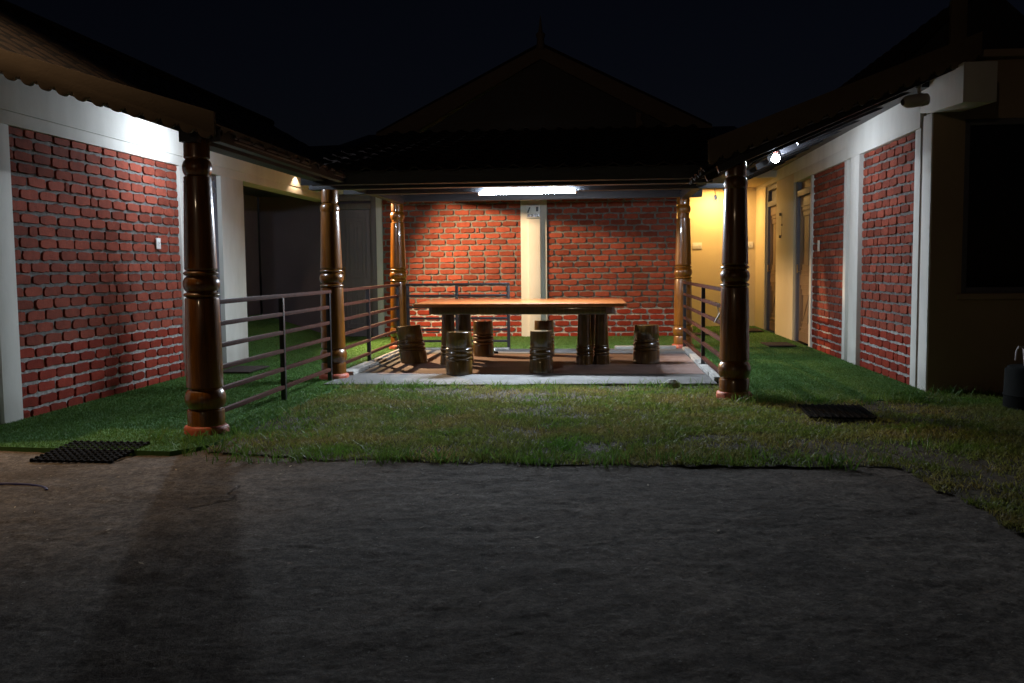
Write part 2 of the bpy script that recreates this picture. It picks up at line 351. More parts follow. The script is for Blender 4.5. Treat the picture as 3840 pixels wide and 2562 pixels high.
def blades(name, P, h, w, lean, mtl, seed, seg=1, zf=None):
    """many grass blades, each its own small strip of triangles"""
    rg = np.random.RandomState(seed); n = len(P)
    a = rg.rand(n) * 6.283; b = rg.rand(n) * 6.283
    hh = h * (.55 + .9 * rg.rand(n)); ln = lean * hh * (.3 + 1.4 * rg.rand(n)); ww = w * (.7 + .6 * rg.rand(n))
    dx, dy = np.cos(a) * ww / 2, np.sin(a) * ww / 2; lx, ly = np.cos(b) * ln, np.sin(b) * ln
    z0 = P[:, 2]
    if seg == 1:
        V = np.stack([np.stack([P[:, 0] - dx, P[:, 1] - dy, z0], 1), np.stack([P[:, 0] + dx, P[:, 1] + dy, z0], 1), np.stack([P[:, 0] + lx, P[:, 1] + ly, z0 + hh], 1)], 1)
        F = np.arange(n * 3).reshape(n, 3); nv = 3
        loops = F.ravel(); starts = np.arange(n) * 3; tot = np.full(n, 3)
    else:
        mxx, myy = lx * .38, ly * .38
        V = np.stack([np.stack([P[:, 0] - dx, P[:, 1] - dy, z0], 1), np.stack([P[:, 0] + dx, P[:, 1] + dy, z0], 1),
                      np.stack([P[:, 0] + mxx + dx * .8, P[:, 1] + myy + dy * .8, z0 + hh * .62], 1), np.stack([P[:, 0] + mxx - dx * .8, P[:, 1] + myy - dy * .8, z0 + hh * .62], 1),
                      np.stack([P[:, 0] + lx, P[:, 1] + ly, z0 + hh], 1)], 1)
        base = np.arange(n)[:, None] * 5
        loops = np.concatenate([base + np.array([[0, 1, 2, 3]]), base + np.array([[3, 2, 4]])], 1).ravel()
        tot = np.tile([4, 3], n); starts = np.concatenate([[0], np.cumsum(tot)[:-1]])
    V = V.reshape(-1, 3)
    me = bpy.data.meshes.new(name)
    me.vertices.add(len(V)); me.vertices.foreach_set('co', V.ravel().astype('f'))
    me.loops.add(len(loops)); me.loops.foreach_set('vertex_index', loops.astype('i'))
    me.polygons.add(len(tot)); me.polygons.foreach_set('loop_start', starts.astype('i'))
    me.update(calc_edges=True); me.validate()
    me.materials.append(mtl)
    o = bpy.data.objects.new(name, me); COL.objects.link(o); return o
def scatter(poly, n, seed, ymax=None):
    rg = np.random.RandomState(seed); xs = [p[0] for p in poly]; ys = [p[1] for p in poly]
    x = min(xs) + rg.rand(n) * (max(xs) - min(xs)); y = min(ys) + rg.rand(n) * (max(ys) - min(ys))
    k = inside(x, y, poly); return x[k], y[k]
x, y = scatter(LAWN, 420000, 11)
patch = fbm(x, y, 21, ((.8, 1.), (2.2, .7), (6, .5)))
k = (np.random.RandomState(4).rand(len(x)) < np.clip(.66 + .9 * patch, .1, 1)) & ((x < 3.2) | (np.random.RandomState(5).rand(len(x)) < .5))
x, y = x[k], y[k]
P = np.stack([x, y, -.020 + .006 * fbm(x, y, 8) + lawn_rise(x, y)], 1)
g = blades('lawn_grass', P, .023, .006, 1.0, M['blade'], 2, seg=2)
tag(g, 'patchy short lawn grass in front of the open pavilion', 'grass', kind='stuff')
TURF_SCAT = [p for p in TURF_L]
x, y = scatter(TURF_SCAT, 900000, 12)
pr = np.clip((8.5 / np.hypot(x, y)) ** 2, .12, 1)
k = np.random.RandomState(6).rand(len(x)) < pr
x, y = x[k], y[k]
P = np.stack([x, y, turf_z(x, y)], 1)
g = blades('turf_pile', P, .011, .006, .6, M['pile'], 3)
tag(g, 'short bright green pile of the artificial turf', 'turf', kind='stuff')
# longer tufts along slab edge and round the pillar feet
rg = np.random.RandomState(9); pts = []
def tuft(cx, cy_, n, rad): pts.append(np.stack([cx + rg.randn(n) * rad, cy_ + rg.randn(n) * rad * .6, np.full(n, -.03)], 1))
for i in range(46): tuft(-2.5 + 3.6 * rg.rand(), 8.5 + .08 * rg.randn(), 10 + rg.randint(16), .06)
for i in range(16): tuft(-2.35 + .25 * rg.randn(), 5.75 + .2 * rg.randn(), 26, .08)
for i in range(22): tuft(-2.38 + .06 * rg.randn(), 6.0 + 2.7 * rg.rand(), 12, .07)
for i in range(14): tuft(1.25 + .3 * rg.randn(), 7.6 + .05 * rg.randn(), 20, .07)
for i in range(24): tuft(1.2 + 1.6 * rg.rand(), 7.62 + .05 * rg.randn(), 20, .07)
for i in range(60): tuft(-2.2 + 3.9 * rg.rand(), 5.3 + .05 * rg.randn(), 12, .06)
for i in range(60): tuft(-2.2 + 4.5 * rg.rand(), 5.4 + 3.0 * rg.rand(), 9, .05)
for i in range(14): tuft(2.75 + .3 * rg.randn(), 8.1 + .05 * rg.randn(), 16, .06)
g = blades('long_grass', np.concatenate(pts), .085, .006, .85, M['tuft'], 5, seg=2)
tag(g, 'longer uncut grass tufts along the slab and lawn edges', 'grass', kind='stuff')

# pavilion floor slab
sl = empty('pavilion_floor', (-.8, 10.5, 0), 'grey cement pavilion floor with a worn red oxide field under the table', 'floor slab')
sl['kind'] = 'structure'
def rel(o, root):  # keep world coordinates under a root with offset
    o.location = (-root.location.x, -root.location.y, -root.location.z); return o
edge = [(-2.62, 8.63)] + [(-2.62 + 3.7 * i / 24, 8.62 + R.uniform(-.02, .02) + (.1 * (i / 24) if i > 12 else 0) * .8) for i in range(1, 25)] + [(1.16, 12.42), (-2.62, 12.42)]
rel(MB().prism(edge, 'z', -.12, .012).obj('slab', M['slabm'], sl), sl)
rf = [(-2.3 + 3.35 * i / 20, 9.45 + R.uniform(-.006, .006)) for i in range(21)] + [(1.05, 11.62), (.6, 11.64), (-.5, 11.62), (-2.3, 11.66)]
rel(MB().prism(rf, 'z', .0125, .0165).obj('red_floor_field', M['redfloor'], sl), sl)
kb = MB()
for i in range(9): kb.box(-2.66 + R.uniform(-.01, .01), -2.52 + R.uniform(-.012, .012), 9.35 + i * .345, 9.35 + (i + 1) * .345 - .006, .0, .045 + R.uniform(-.008, .008))
rel(kb.obj('kerb', M['kerb'], sl, bevel=.01), sl)
kb = MB()
for i in range(8): kb.box(1.07 + R.uniform(-.01, .01), 1.2 + R.uniform(-.012, .012), 8.9 + i * .43, 8.9 + (i + 1) * .43 - .006, .0, .045 + R.uniform(-.008, .008))
rel(kb.obj('kerb', M['kerb'], sl, bevel=.01), sl)
kb = MB().box(-2.5, -1.2, 12.33, 12.45, .0, .03).box(.2, 1.0, 12.33, 12.45, .0, .05)
rel(kb.obj('kerb', M['kerb'], sl, bevel=.01), sl)
st = MB()
for _ in range(1):
    st.lathe([(0, .05), (.03, .085), (.07, .075), (.1, .03)], 9)
o = st.obj('broken_stone', M['kerb']); o.location = (.66, 8.6, -.03); o.scale = (1, .7, .9); tag(o, 'dark broken stone at the front corner of the slab', 'stone')

# ------------------------------------------------------------------ brick walls
C = .0933; BL = .2463; BH = .071; JT = .0215
def brick_mesh(seed, mtl, ln=BL - JT):
    rg = random.Random(seed); mb = MB()
    hx, hz = ln / 2, BH / 2; pts = []
    nx, nz = 5, 2
    for i in range(nx): pts.append((-hx + 2 * hx * i / nx, -hz))
    for i in range(nz): pts.append((hx, -hz + 2 * hz * i / nz))
    for i in range(nx): pts.append((hx - 2 * hx * i / nx, hz))
    for i in range(nz): pts.append((-hx, hz - 2 * hz * i / nz))
    cr = (0, nx, nx + nz, 2 * nx + nz); n = len(pts); q = []
    for i, (a, b) in enumerate(pts):
        k = .012 * rg.uniform(.3, 1) if i in cr else 0
        a -= math.copysign(k, a) if k else 0; b -= math.copysign(k * .7, b) if k else 0
        q.append((a + rg.uniform(-.005, .005), b + rg.uniform(-.0055, .0055)))
    D = .016 + rg.uniform(-.003, .003)
    back = [(a * 1.01, .012, b * 1.01) for a, b in q]
    mid = [(a, -D + .0035, b) for a, b in q]
    fr = [(a * .975 if abs(a) > hx * .8 else a, -D + rg.uniform(-.0006, .0006), b * .93) for a, b in q]
    vs = back + mid + fr + [(0, -D - .0015, 0)]
    fs = []
    for k in range(2):
        for i in range(n):
            j = (i + 1) % n; fs.append((k * n + i, k * n + j, (k + 1) * n + j, (k + 1) * n + i))
    for i in range(n): fs.append((2 * n + i, 2 * n + (i + 1) % n, 3 * n))
    mb.add(vs, fs)
    return mb.mesh('brick', mtl, smooth=True, sharp=25)
BR = [brick_mesh(i, M['brick']) for i in range(12)]
BRL = [brick_mesh(i + 50, M['brick_low']) for i in range(12)]
def brick_wall(org, rz, width, height, label, seed, low=5, phase=0., stamps=(), skip=()):
    """running-bond panel; local x along the wall, bricks proud towards local -y"""
    rg = random.Random(seed)
    root = empty('brick_wall', org, label, 'brick wall', 'brick panels between the plaster pilasters', rz)
    top = height; zl = low * C + .004
    nx = int(width / .06); 
    def bed(name, z0, z1, m):
        nz = max(2, int((z1 - z0) / .03)); vs = []; fs = []
        for j in range(nz + 1):
            for i in range(nx + 1): vs.append((width * i / nx, .0 + rg.uniform(-.0035, .003), z0 + (z1 - z0) * j / nz))
        for j in range(nz):
            for i in range(nx): fs.append((j * (nx + 1) + i, j * (nx + 1) + i + 1, (j + 1) * (nx + 1) + i + 1, (j + 1) * (nx + 1) + i))
        MB().add(vs, fs).obj(name, m, root, smooth=True)
    bed('mortar_bed', -.02, zl, M['mortar_low']); bed('mortar_bed', zl, top, M['mortar'])
    rows = int(math.ceil(height / C)); z0 = -.03
    cnt = 0; stamped = []
    for r in range(rows + 1):
        zc = z0 + r * C + C / 2
        zb, zt = zc - BH / 2, zc + BH / 2
        if zb > top - .012: break
        zt = min(zt, top - .002); sz = (zt - max(zb, -.03)) / BH; zm = (zt + max(zb, -.03)) / 2
        x = -(BL / 2 if r % 2 else 0) + phase + rg.uniform(-.02, .02) - BL
        while x < width:
            L = BL
            if rg.random() < .055: L = BL * rg.choice((.3, .5, .55))
            x0, x1 = max(x, 0.004), min(x + L - JT, width - .004); x += L + rg.uniform(-.004, .004)
            if x1 - x0 < .025: continue
            lib = BRL if zc < zl else BR
            o = bpy.data.objects.new('brick', lib[rg.randrange(12)]); COL.objects.link(o); o.parent = root
            o.location = ((x0 + x1) / 2, rg.uniform(-.003, .003), zm + rg.uniform(-.003, .003))
            o.scale = ((x1 - x0) / (BL - JT), 1, sz); o.rotation_euler = (rg.uniform(-.02, .02), rg.uniform(-.012, .012), 0)
            cnt += 1
            if .08 < x1 - x0 < .15: stamped.append(o)
    for o in stamped[:stamps if isinstance(stamps, int) else 0]:
        cu = bpy.data.curves.new('stamp', 'FONT'); cu.body = 'VB'; cu.size = .05; cu.align_x = 'CENTER'; cu.align_y = 'CENTER'; cu.extrude = .0006
        cu.materials.append(M['brick_low'])
        s = bpy.data.objects.new('stamp', cu); COL.objects.link(s); s.parent = o; s.location = (0, -.0225, 0); s.rotation_euler = (math.pi / 2, 0, 0)
        s.scale = (1 / o.scale.x, 1 / o.scale.z, 1)
    return root
HB = 2.3
brick_wall((XL - .035, 6.585, 0), math.pi / 2, 2.80, 2.183, 'large left red brick wall behind the front left pillar, with a switch', 1, 6, .12, 4)
brick_wall((-3.468, YB, 0), 0, 2.231, 2.55, 'back red brick wall left of the white pilaster, behind the black railing', 2, 5, .05, 2)
brick_wall((-.826, YB, 0), 0, 2.03, 2.55, 'back red brick wall right of the white pilaster, up to the rear right pillar', 3, 5, .13, 1)
brick_wall((XR + .035, 12.698, 0), -math.pi / 2, 1.618, 2.271, 'narrow right red brick wall next to the brown door, with a small switch', 4, 5, .1, 1)
brick_wall((XR + .05, 10.437, 0), -math.pi / 2, 1.758, 2.271, 'right red brick wall nearest the front corner, under the security camera', 5, 5, .2, 1)

# ------------------------------------------------------------------ plaster walls, doors
def door(parent, m, x0, x1, z1, style, face):
    """door leaf in local x/z with moulded panels; face = local y of the visible side, facing -y"""
    d = MB().box(x0, x1, face, face + .04, .005, z1).obj('door', m, parent, bevel=.003)
    w = x1 - x0; ms = .09
    def frame(a, b, c, e, t=.014, dep=.016):
        q = MB()
        q.box(a, b, face - dep, face - .001, c, c + t).box(a, b, face - dep, face - .001, e - t, e)
        q.box(a, a + t, face - dep, face - .001, c + t, e - t).box(b - t, b, face - dep, face - .001, c + t, e - t)
        return q
    a, b = x0 + ms, x1 - ms
    for (c, e) in ((z1 * .46, z1 - .13), (.14, z1 * .40)):
        frame(a, b, c, e).obj('moulding', m, d, bevel=.003)
        frame(a + .06, b - .06, c + .06, e - .06).obj('moulding', m, d, bevel=.003)
        frame(a + .14, b - .14, c + .14, e - .14).obj('moulding', m, d, bevel=.003)
    MB().bar((a + .02, face - .004, .16), (b - .02, face - .004, z1 * .38), .008, .012).obj('moulding', m, d)
    h = MB().tube([(x0 + .06, face - .045, .98), (x0 + .06, face - .045, 1.1)], .009).tube([(x0 + .06, face, 1.0), (x0 + .06, face - .045, 1.0)], .006).box(x0 + .045, x0 + .075, face - .006, face - .0015, .92, 1.14)
    h.obj('handle', M['lens_red'], d)
    return d
def door_frame(parent, m, x0, x1, z1, y0, y1, t=.07, sill=None):
    q = MB().box(x0, x0 + t, y0, y1, 0, z1).box(x1 - t, x1, y0, y1, 0, z1).box(x0 + t, x1 - t, y0, y1, z1 - t, z1)
    if sill: q.box(x0 + t, x1 - t, y0, y1, sill, sill + t)
    return q.obj('door_frame', m, parent, bevel=.004)
# left wall: local x = +Y, local -y = +X (towards the court)
lw = empty('plaster_wall', (XL, 5.5, 0), 'left off white plaster wall framing the brick panel, door and dark recess', 'wall', None, math.pi / 2)
def Lw(y): return y - 5.5
q = MB()
q.box(Lw(5.5), Lw(6.25), 0, .24, -.05, 2.66)
q.box(Lw(6.25), Lw(6.36), .03, .24, -.05, 2.18)
q.box(Lw(6.36), Lw(6.585), 0, .24, -.05, 2.183)
q.box(Lw(6.585), Lw(9.385), .04, .24, -.05, 2.183)
q.box(Lw(9.385), Lw(9.56), 0, .24, -.05, 2.28)
q.box(Lw(10.45), Lw(11.13), 0, .24, -.05, 2.28)
q.obj('wall', M['plaster'], lw, bevel=.004)
MB().box(Lw(6.25), Lw(YB) - .01, -.002, .24, 2.1832, 2.283).box(Lw(6.25), Lw(YB) - .01, -.012, .24, 2.2832, 2.70).obj('lintel', M['plaster'], lw, bevel=.003)
door_frame(lw, M['frame_grey'], Lw(9.56), Lw(10.45), 2.18, .05, .2, .06, 1.98)
door(lw, M['frame_grey'], Lw(9.625), Lw(10.385), 1.975, 0, .12)
MB().box(Lw(9.625), Lw(10.385), .13, .14, 2.045, 2.118).obj('transom_pane', M['glass'], lw)
# recess behind the left wall
rc = empty('recess_wall', (XL - 1.2, 11.1, 0), 'dark grey violet walls of the recess beside the left door', 'wall')
q = MB().box(-.15, 0, -.2, 3.7, 0, 2.5).box(0, 1.0, -.13, .03, -.05, 2.28)
q.obj('wall', M['violet'], rc)
MB().box(0, .97, .035, 3.73, 2.284, 2.4).obj('ceiling', M['beam'], rc)
# back wall: local = world
bw = empty('plaster_wall', (0, YB, 0), 'back plaster wall with a wide pilaster in the middle and a dark door at its left', 'wall')
q = MB()
q.box(-3.565, -3.47, -.035, .25, -.05, 2.9)
q.box(-1.237, -.826, -.04, .25, -.05, 2.9)
q.obj('pilaster', M['plaster'], bw, bevel=.004)
MB().box(-3.469, -1.238, .01, .25, -.05, 2.9).box(-.825, 1.2, .01, .25, -.05, 2.9).box(-3.468, -1.238, -.03, .0, 2.552, 2.9).box(-.825, 1.205, -.03, .0, 2.552, 2.9).box(-4.3, -3.566, 0, .25, 2.3, 2.9).box(1.06, 1.2, .26, 2.3, -.05, 2.46).obj('wall', M['cream'], bw)
MB().box(-1.11, -.925, -.09, -.041, -.0, 1.86).obj('conduit_cover', M['plaster'], bw, bevel=.006)
MB().box(-1.105, -.93, -.07, -.041, 2.075, 2.4).obj('conduit_cover', M['white_plastic'], bw, bevel=.004)
MB().box(XL - 1.2, -4.28, .05, .25, -.05, 2.45).obj('side_wall', M['violet'], bw)
door_frame(bw, M['door'], -4.28, -3.566, 2.28, -.01, .12, .09, 2.06)
door(bw, M['door'], -4.185, -3.66, 2.055, 0, .05)
MB().box(-4.185, -3.66, .07, .08, 2.135, 2.188).obj('transom_pane', M['violet'], bw)
# alcove at the back right
al = empty('alcove_wall', (2, 17.15, 0), 'cream lit end wall of the right passage with two switch plates', 'wall')
MB().box(-.95, 1.05, 0, .2, -.05, 2.475).obj('wall', M['cream'], al)
MB().box(-.79, .786, -1.85, -.002, 2.476, 2.6).obj('ceiling', M['cream'], al)
MB().box(-.79, .786, -1.95, -1.852, 2.476, 3.1).obj('fascia', M['plaster'], al)
# right wall: local x = -Y, local -y = -X
rw = empty('plaster_wall', (XR, 17.15, 0), 'right off white plaster wall framing two brick panels and two brown doors', 'wall', None, -math.pi / 2)
def Rw(y): return 17.15 - y
q = MB()
q.box(Rw(17.15), Rw(16.2), 0, .24, -.05, 2.41)
q.box(Rw(15.2), Rw(13.86), 0, .24, -.05, 2.41)
q.obj('wall', M['cream'], rw, bevel=.004)
q = MB()
q.box(Rw(12.81), Rw(12.70), 0, .24, -.05, 2.271)
q.box(Rw(12.698), Rw(11.08), .042, .24, -.05, 2.271)
q.box(Rw(11.08), Rw(10.96), 0, .24, -.05, 2.271)
q.box(Rw(10.96), Rw(10.78), .05, .24, -.05, 2.271)
q.box(Rw(10.78), Rw(10.437), -.01, .24, -.05, 2.271)
q.box(Rw(10.437), Rw(8.679), .056, .24, -.05, 2.271)
q.box(Rw(8.679), Rw(8.53), 0, .24, -.05, 2.271)
q.box(Rw(8.53), Rw(8.475), .04, .24, -.05, 2.4)
q.box(Rw(8.475), Rw(8.262), 0, .24, -.05, 2.36)
q.obj('pilaster', M['plaster'], rw, bevel=.004)
MB().box(Rw(8.53), Rw(8.477), .012, .038, 0, 2.34).obj('drain_pipe', M['pipe'], rw, bevel=.01)
MB().box(Rw(17.14), Rw(10.95), -.004, .24, 2.411, 2.62).box(Rw(13.86), Rw(10.95), -.004, .24, 2.2715, 2.4108).box(Rw(10.948), Rw(8.54), -.007, .24, 2.2715, 2.62).obj('lintel', M['plaster'], rw, bevel=.003)
cb = [(Rw(8.538), 2.4), (Rw(8.3), 2.36), (Rw(7.57), 2.325), (Rw(7.57), 2.63), (Rw(8.538), 2.63)]
MB().prism(cb, 'y', -.01, .24).obj('cantilever_beam', M['plaster'], rw, bevel=.005)
door_frame(rw, M['frame_grey'], Rw(13.86), Rw(12.81), 2.41, .03, .18, .085, 2.06)
door(rw, M['door_brown'], Rw(13.77), Rw(12.9), 2.055, 0, .075)
MB().box(Rw(13.77), Rw(12.9), .09, .11, 2.15, 2.32).obj('transom_pane', M['door_brown'], rw)
door_frame(rw, M['frame_grey'], Rw(16.2), Rw(15.2), 2.41, .03, .18, .085, 2.06)
door(rw, M['door_brown'], Rw(16.11), Rw(15.29), 2.055, 0, .075)
MB().box(Rw(16.11), Rw(15.29), .09, .11, 2.15, 2.32).obj('transom_pane', M['frame_grey'], rw)
# front right tan wall with window
fw = empty('front_wall', (XR, 8.26, 0), 'dark tan front wall with a wide window, right of the white corner', 'wall')
x0, x1, z0, z1 = .27, 2.1, .84, 2.30
q = MB().box(.25 - .005, x0, 0, .2, -.05, 2.78).box(x1, 5, 0, .2, -.05, 2.78).box(x0, x1, 0, .2, -.05, z0).box(x0, x1, 0, .2, z1, 2.78)
q.box(.012, .245, -.005, .2, -.05, 2.36)
q.obj('wall', M['tan'], fw)
MB().box(.1, 5, -.12, .25, 2.782, 2.84).obj('roof_slab', M['tan'], fw)
wn = MB().box(x0, x0 + .05, .02, .12, z0, z1).box(x1 - .05, x1, .02, .12, z0, z1).box(x0 + .05, x1 - .05, .02, .12, z1 - .05, z1).box(x0 + .05, x1 - .05, .02, .12, z0, z0 + .05).box(x0 + .62, x0 + .68, .02, .12, z0 + .05, z1 - .05).obj('window', M['frame_grey'], fw, bevel=.004)
MB().box(x0 + .05, x0 + .62, .07, .078, z0 + .05, z1 - .05).obj('pane', M['glass'], wn)
MB().box(x0 + .68, x1 - .05, .07, .078, z0 + .05, z1 - .05).obj('pane', M['glass'], wn)
MB().box(x0 - .04, x1 + .04, -.05, -.001, z0 - .05, z0 - .001).obj('sill', M['tan'], wn, bevel=.005)
cur = MB()
for i in range(12):
    a = x0 + .40 + i * .1
    cur.lathe([(z0 + .06, .045), (z1 - .15, .042)], 10, (a, .17))
cur.obj('curtain', M['curtain'], wn, smooth=True)
tr = MB().box(x0 + .05, x1 - .05, .13, .15, z1 - .14, z1 - .11)
for i in range(6): tr.lathe([(z1 - .17, .012), (z1 - .15, .016)], 8, (x0 + .08 + i * .1, .14))
tr.obj('curtain_rail', M['white_plastic'], wn)

# ------------------------------------------------------------------ turned timber pillars
def pillar_profile(H):
    k = (H - 1.97)
    p = [(.0, .123), (.150, .124), (.160, .120), (.164, .108)] + bulge(.168, .300, .112, .1355, 11) + [(.303, .108), (.308, .112), (.318, .1215)]
    p += [(.65, .117), (.905, .1125), (.915, .110), (.919, .098)] + bulge(.923, .953, .103, .1185, 7) + [(.956, .096)] + bulge(.960, 1.060, .100, .1205, 11) + [(1.063, .095)] + bulge(1.067, 1.097, .101, .1155, 7)
    p += [(1.100, .094), (1.104, .102), (1.114, .1075), (1.4, .0995), (1.70, .0905), (1.722, .0885), (1.728, .076)] + bulge(1.732 + k, 1.834 + k, .079, .097, 11) + [(1.838 + k, .074), (1.843 + k, .080), (1.85 + k, .0845), (1.95 + k, .0835), (1.97 + k, .08)]
    return p
PLAB = dict(L1='tall dark turned timber pillar at the front left, nearest the camera',
            L2='amber turned timber pillar between the two left railing sections',
            L3='turned timber pillar at the rear left with an orange lit side, by the black railing',
            R1='dark turned timber pillar at the front right, under the glowing bulb side of the roof',
            R2='reddish turned timber pillar at the rear right, between brick wall and cream passage')
for key, (px, py, H) in PIL.items():
    t = empty('turned_pillar', (px, py, 0), PLAB[key], 'pillar', 'turned timber pillars of the verandah', R.uniform(0, 6))
    MB().lathe(pillar_profile(H), 56).obj('shaft', M['pillar'], t, smooth=True, sharp=28)
    MB().lathe([(-.06, .150), (.03, .150), (.05, .142), (.058, .125)], 10).obj('plinth', M['plinth'], t, bevel=.003)

# ------------------------------------------------------------------ railings
RZ = (.88, .728, .574, .42, .266, .112)
def railing(p, q, label, posts, m, name='metal_railing', w=.034):
    p, q = Vector((*p, 0)), Vector((*q, 0)); L = (q - p).length; a = math.atan2(q.y - p.y, q.x - p.x)
    t = empty(name, p, label, 'railing', 'low horizontal bar railings of the verandah', a)
    xs = sorted(posts); ps = [MB().box(x - .02, x + .02, -.02, .02, .0, RZ[0] - .0165) for x in xs]
    for b in ps: b.obj('post', M['rail_black'] if m is M['rail'] else m, t, bevel=.003)
    MB().box(0, L, -.02, .02, RZ[0] - .016, RZ[0] + .016).obj('rail', m, t, bevel=.003)
    cuts = [0] + xs + [L]
    for z in RZ[1:]:
        b = MB()
        for i in range(len(cuts) - 1):
            s, e = cuts[i] + (.0205 if i else 0), cuts[i + 1] - (.0205 if i < len(cuts) - 2 else 0)
            if e - s > .03: b.box(s, e, -.017, .017, z - .0155, z + .0155)
        b.obj('rail', m, t, bevel=.003)
    return t
railing((-2.66, 6.19), (-2.66, 9.04), 'brown bar railing between the front left pillar and the amber pillar', (1.44, 2.8), M['rail'])
railing((-2.68, 9.28), (-2.72, 12.5), 'brown bar railing running back from the amber pillar to the rear left pillar', (1.45, 3.18), M['rail'])
railing((1.11, 12.51), (1.11, 7.99), 'brown bar railing on the right between the two right pillars', (.12, 2.33, 4.3), M['rail'])
railing((-2.62, 12.5), (-1.2, 12.5), 'short black railing at the back left in front of the brick', (.03, .70, 1.4), M['rail_black'])

# ------------------------------------------------------------------ table and stools
ZT = .72
tb = empty('plank_table', (-.87, 10.5, .0165), 'long varnished plank table on clustered turned legs in the middle of the pavilion', 'table')
tc = [(-1.12, -.62), (-1.0, -.645), (1.12, -.84), (1.155, -.80), (1.13, .72), (1.08, .75), (-1.12, .84), (-1.18, .80)]
MB().prism(tc, 'z', ZT - .052, ZT - .0165).obj('tabletop', M['table'], tb, bevel=.006)
ap = [(-.93, -.56), (.93, -.735), (1.03, -.62), (.95, .62), (-.95, .72), (-.99, -.42)]
MB().prism(ap, 'z', ZT - .135, ZT - .0525).obj('apron', M['stool'], tb, bevel=.008)
LEG = [(0, .098), (.09, .092), (.1, .086)] + bulge(.105, .135, .086, .092, 5) + [(.138, .082)] + bulge(.14, .185, .083, .093, 7) + [(.188, .081)] + bulge(.19, .215, .08, .087, 5) + [(.225, .08), (.45, .072), (ZT - .137, .068)]
lm = MB().lathe(LEG, 32).mesh('leg', M['stool'], smooth=True, sharp=30)
for (lx, ly) in ((-.83, -.1), (-.66, .03), (.70, -.1), (.89, -.06), (-.72, .42), (.78, .42)):
    place('leg', lm, tb, (lx, ly, 0), R.uniform(0, 6))
ST = [(0, 1.0), (.13, .985), (.142, .95)] + bulge(.147, .178, .93, 1.0, 5) + [(.182, .90)] + bulge(.185, .235, .9, 1.0, 7) + [(.239, .89)] + bulge(.242, .268, .9, .97, 5) + [(.274, .90), (.285, .935), (.415, .91), (.428, .89), (.432, .86)]
SP = [((-2.13, 10.59), .158, .035, 'tilted stump stool at the left end of the table, mostly in shadow'),
      ((-1.44, 9.46), .139, 0, 'olive stump stool with shiny rings, front left of the table'),
      ((-1.43, 11.40), .132, 0, 'orange lit stump stool behind the table, in front of the black railing'),
      ((-.60, 9.56), .122, 0, 'slim stump stool at the front middle of the table'),
      ((-.68, 11.45), .128, 0, 'stump stool behind the table, hidden behind the slim front stool'),
      ((.52, 10.50), .150, 0, 'dark stump stool standing alone beyond the right end of the table')]
for (p, r, tilt, lab) in SP:
    t = empty('stump_stool', (p[0], p[1], .0165), lab, 'stool', 'turned stump stools round the plank table', R.uniform(0, 6))
    b = MB().lathe([(z, q * r) for z, q in ST], 40).obj('seat', M['stool'], t, smooth=True, sharp=30)
    if tilt:
        t.rotation_euler = (0, 0, 0); b.data = b.data.copy()
        for v in b.data.vertices: v.co.x -= v.co.z * .16; v.co.z += max(0, v.co.z - .3) * v.co.x * .6

# sandal
sd = empty('sandal', (-1.36, 11.82, .0125), 'single dark sandal lying beside the rear left stool', 'sandal', None, .6)
sp_ = [(math.cos(a) * (.045 if math.cos(a * 1) > 0 else .04), math.sin(a) * .115) for a in [2 * math.pi * i / 20 for i in range(20)]]
MB().prism(sp_, 'z', 0, .022).obj('sole', M['rubber'], sd, bevel=.005)
MB().tube([(-.042, .03, .02), (-.03, .035, .05), (0, .04, .06), (.03, .035, .05), (.042, .03, .02)], .012, 8).obj('strap', M['white_plastic'], sd)

# ------------------------------------------------------------------ roofs
def tile_mesh(w, l):
    mb = MB(); n = 8; vs = []; fs = []
    for (yy, dz) in ((0, .022), (l * 1.12, .0)):
        for i in range(n + 1):
            u = i / n; vs.append((w * (u - .5) * 1.06, yy, dz + .018 * math.cos(u * 2 * math.pi) + .006 * math.cos(u * 4 * math.pi)))
    m = len(vs)
    vs += [(a, b, c - .014) for a, b, c in vs]
    for i in range(n):
        fs += [(i, i + 1, n + 2 + i, n + 1 + i), (m + i + 1, m + i, m + n + 1 + i, m + n + 2 + i), (i + 1, i, m + i, m + i + 1), (n + 1 + i, n + 2 + i, m + n + 2 + i, m + n + 1 + i)]
    return mb.add(vs, fs).mesh('tile', M['tile'], smooth=True, sharp=50)
def tiled_roof(root, org, along, upv, W_, L_, tw, tl, keep=None):
    """tiles on the plane at org spanned by unit vectors along and upv (local to root)"""
    along, upv = Vector(along).normalized(), Vector(upv).normalized(); nrm = along.cross(upv)
    mx = Matrix((along, upv, nrm)).transposed()
    nx, ny = int(round(W_ / tw)), int(round(L_ / tl)); me = tile_mesh(W_ / nx, L_ / ny); org = Vector(org)
    assert nx * ny <= 300, (nx, ny)
    for j in range(ny):
        for i in range(nx):
            if keep and not keep(org + along * ((i + .5) * W_ / nx) + upv * (j * L_ / ny)): continue
            o = bpy.data.objects.new('roof_tile', me); COL.objects.link(o); o.parent = root
            o.location = org + along * ((i + .5) * W_ / nx + R.uniform(-.008, .008)) + upv * (j * L_ / ny - .03 + R.uniform(-.01, .01)) + nrm * .03
            o.rotation_euler = (mx @ Matrix.Rotation(R.uniform(-.02, .02), 3, 'Z')).to_euler()
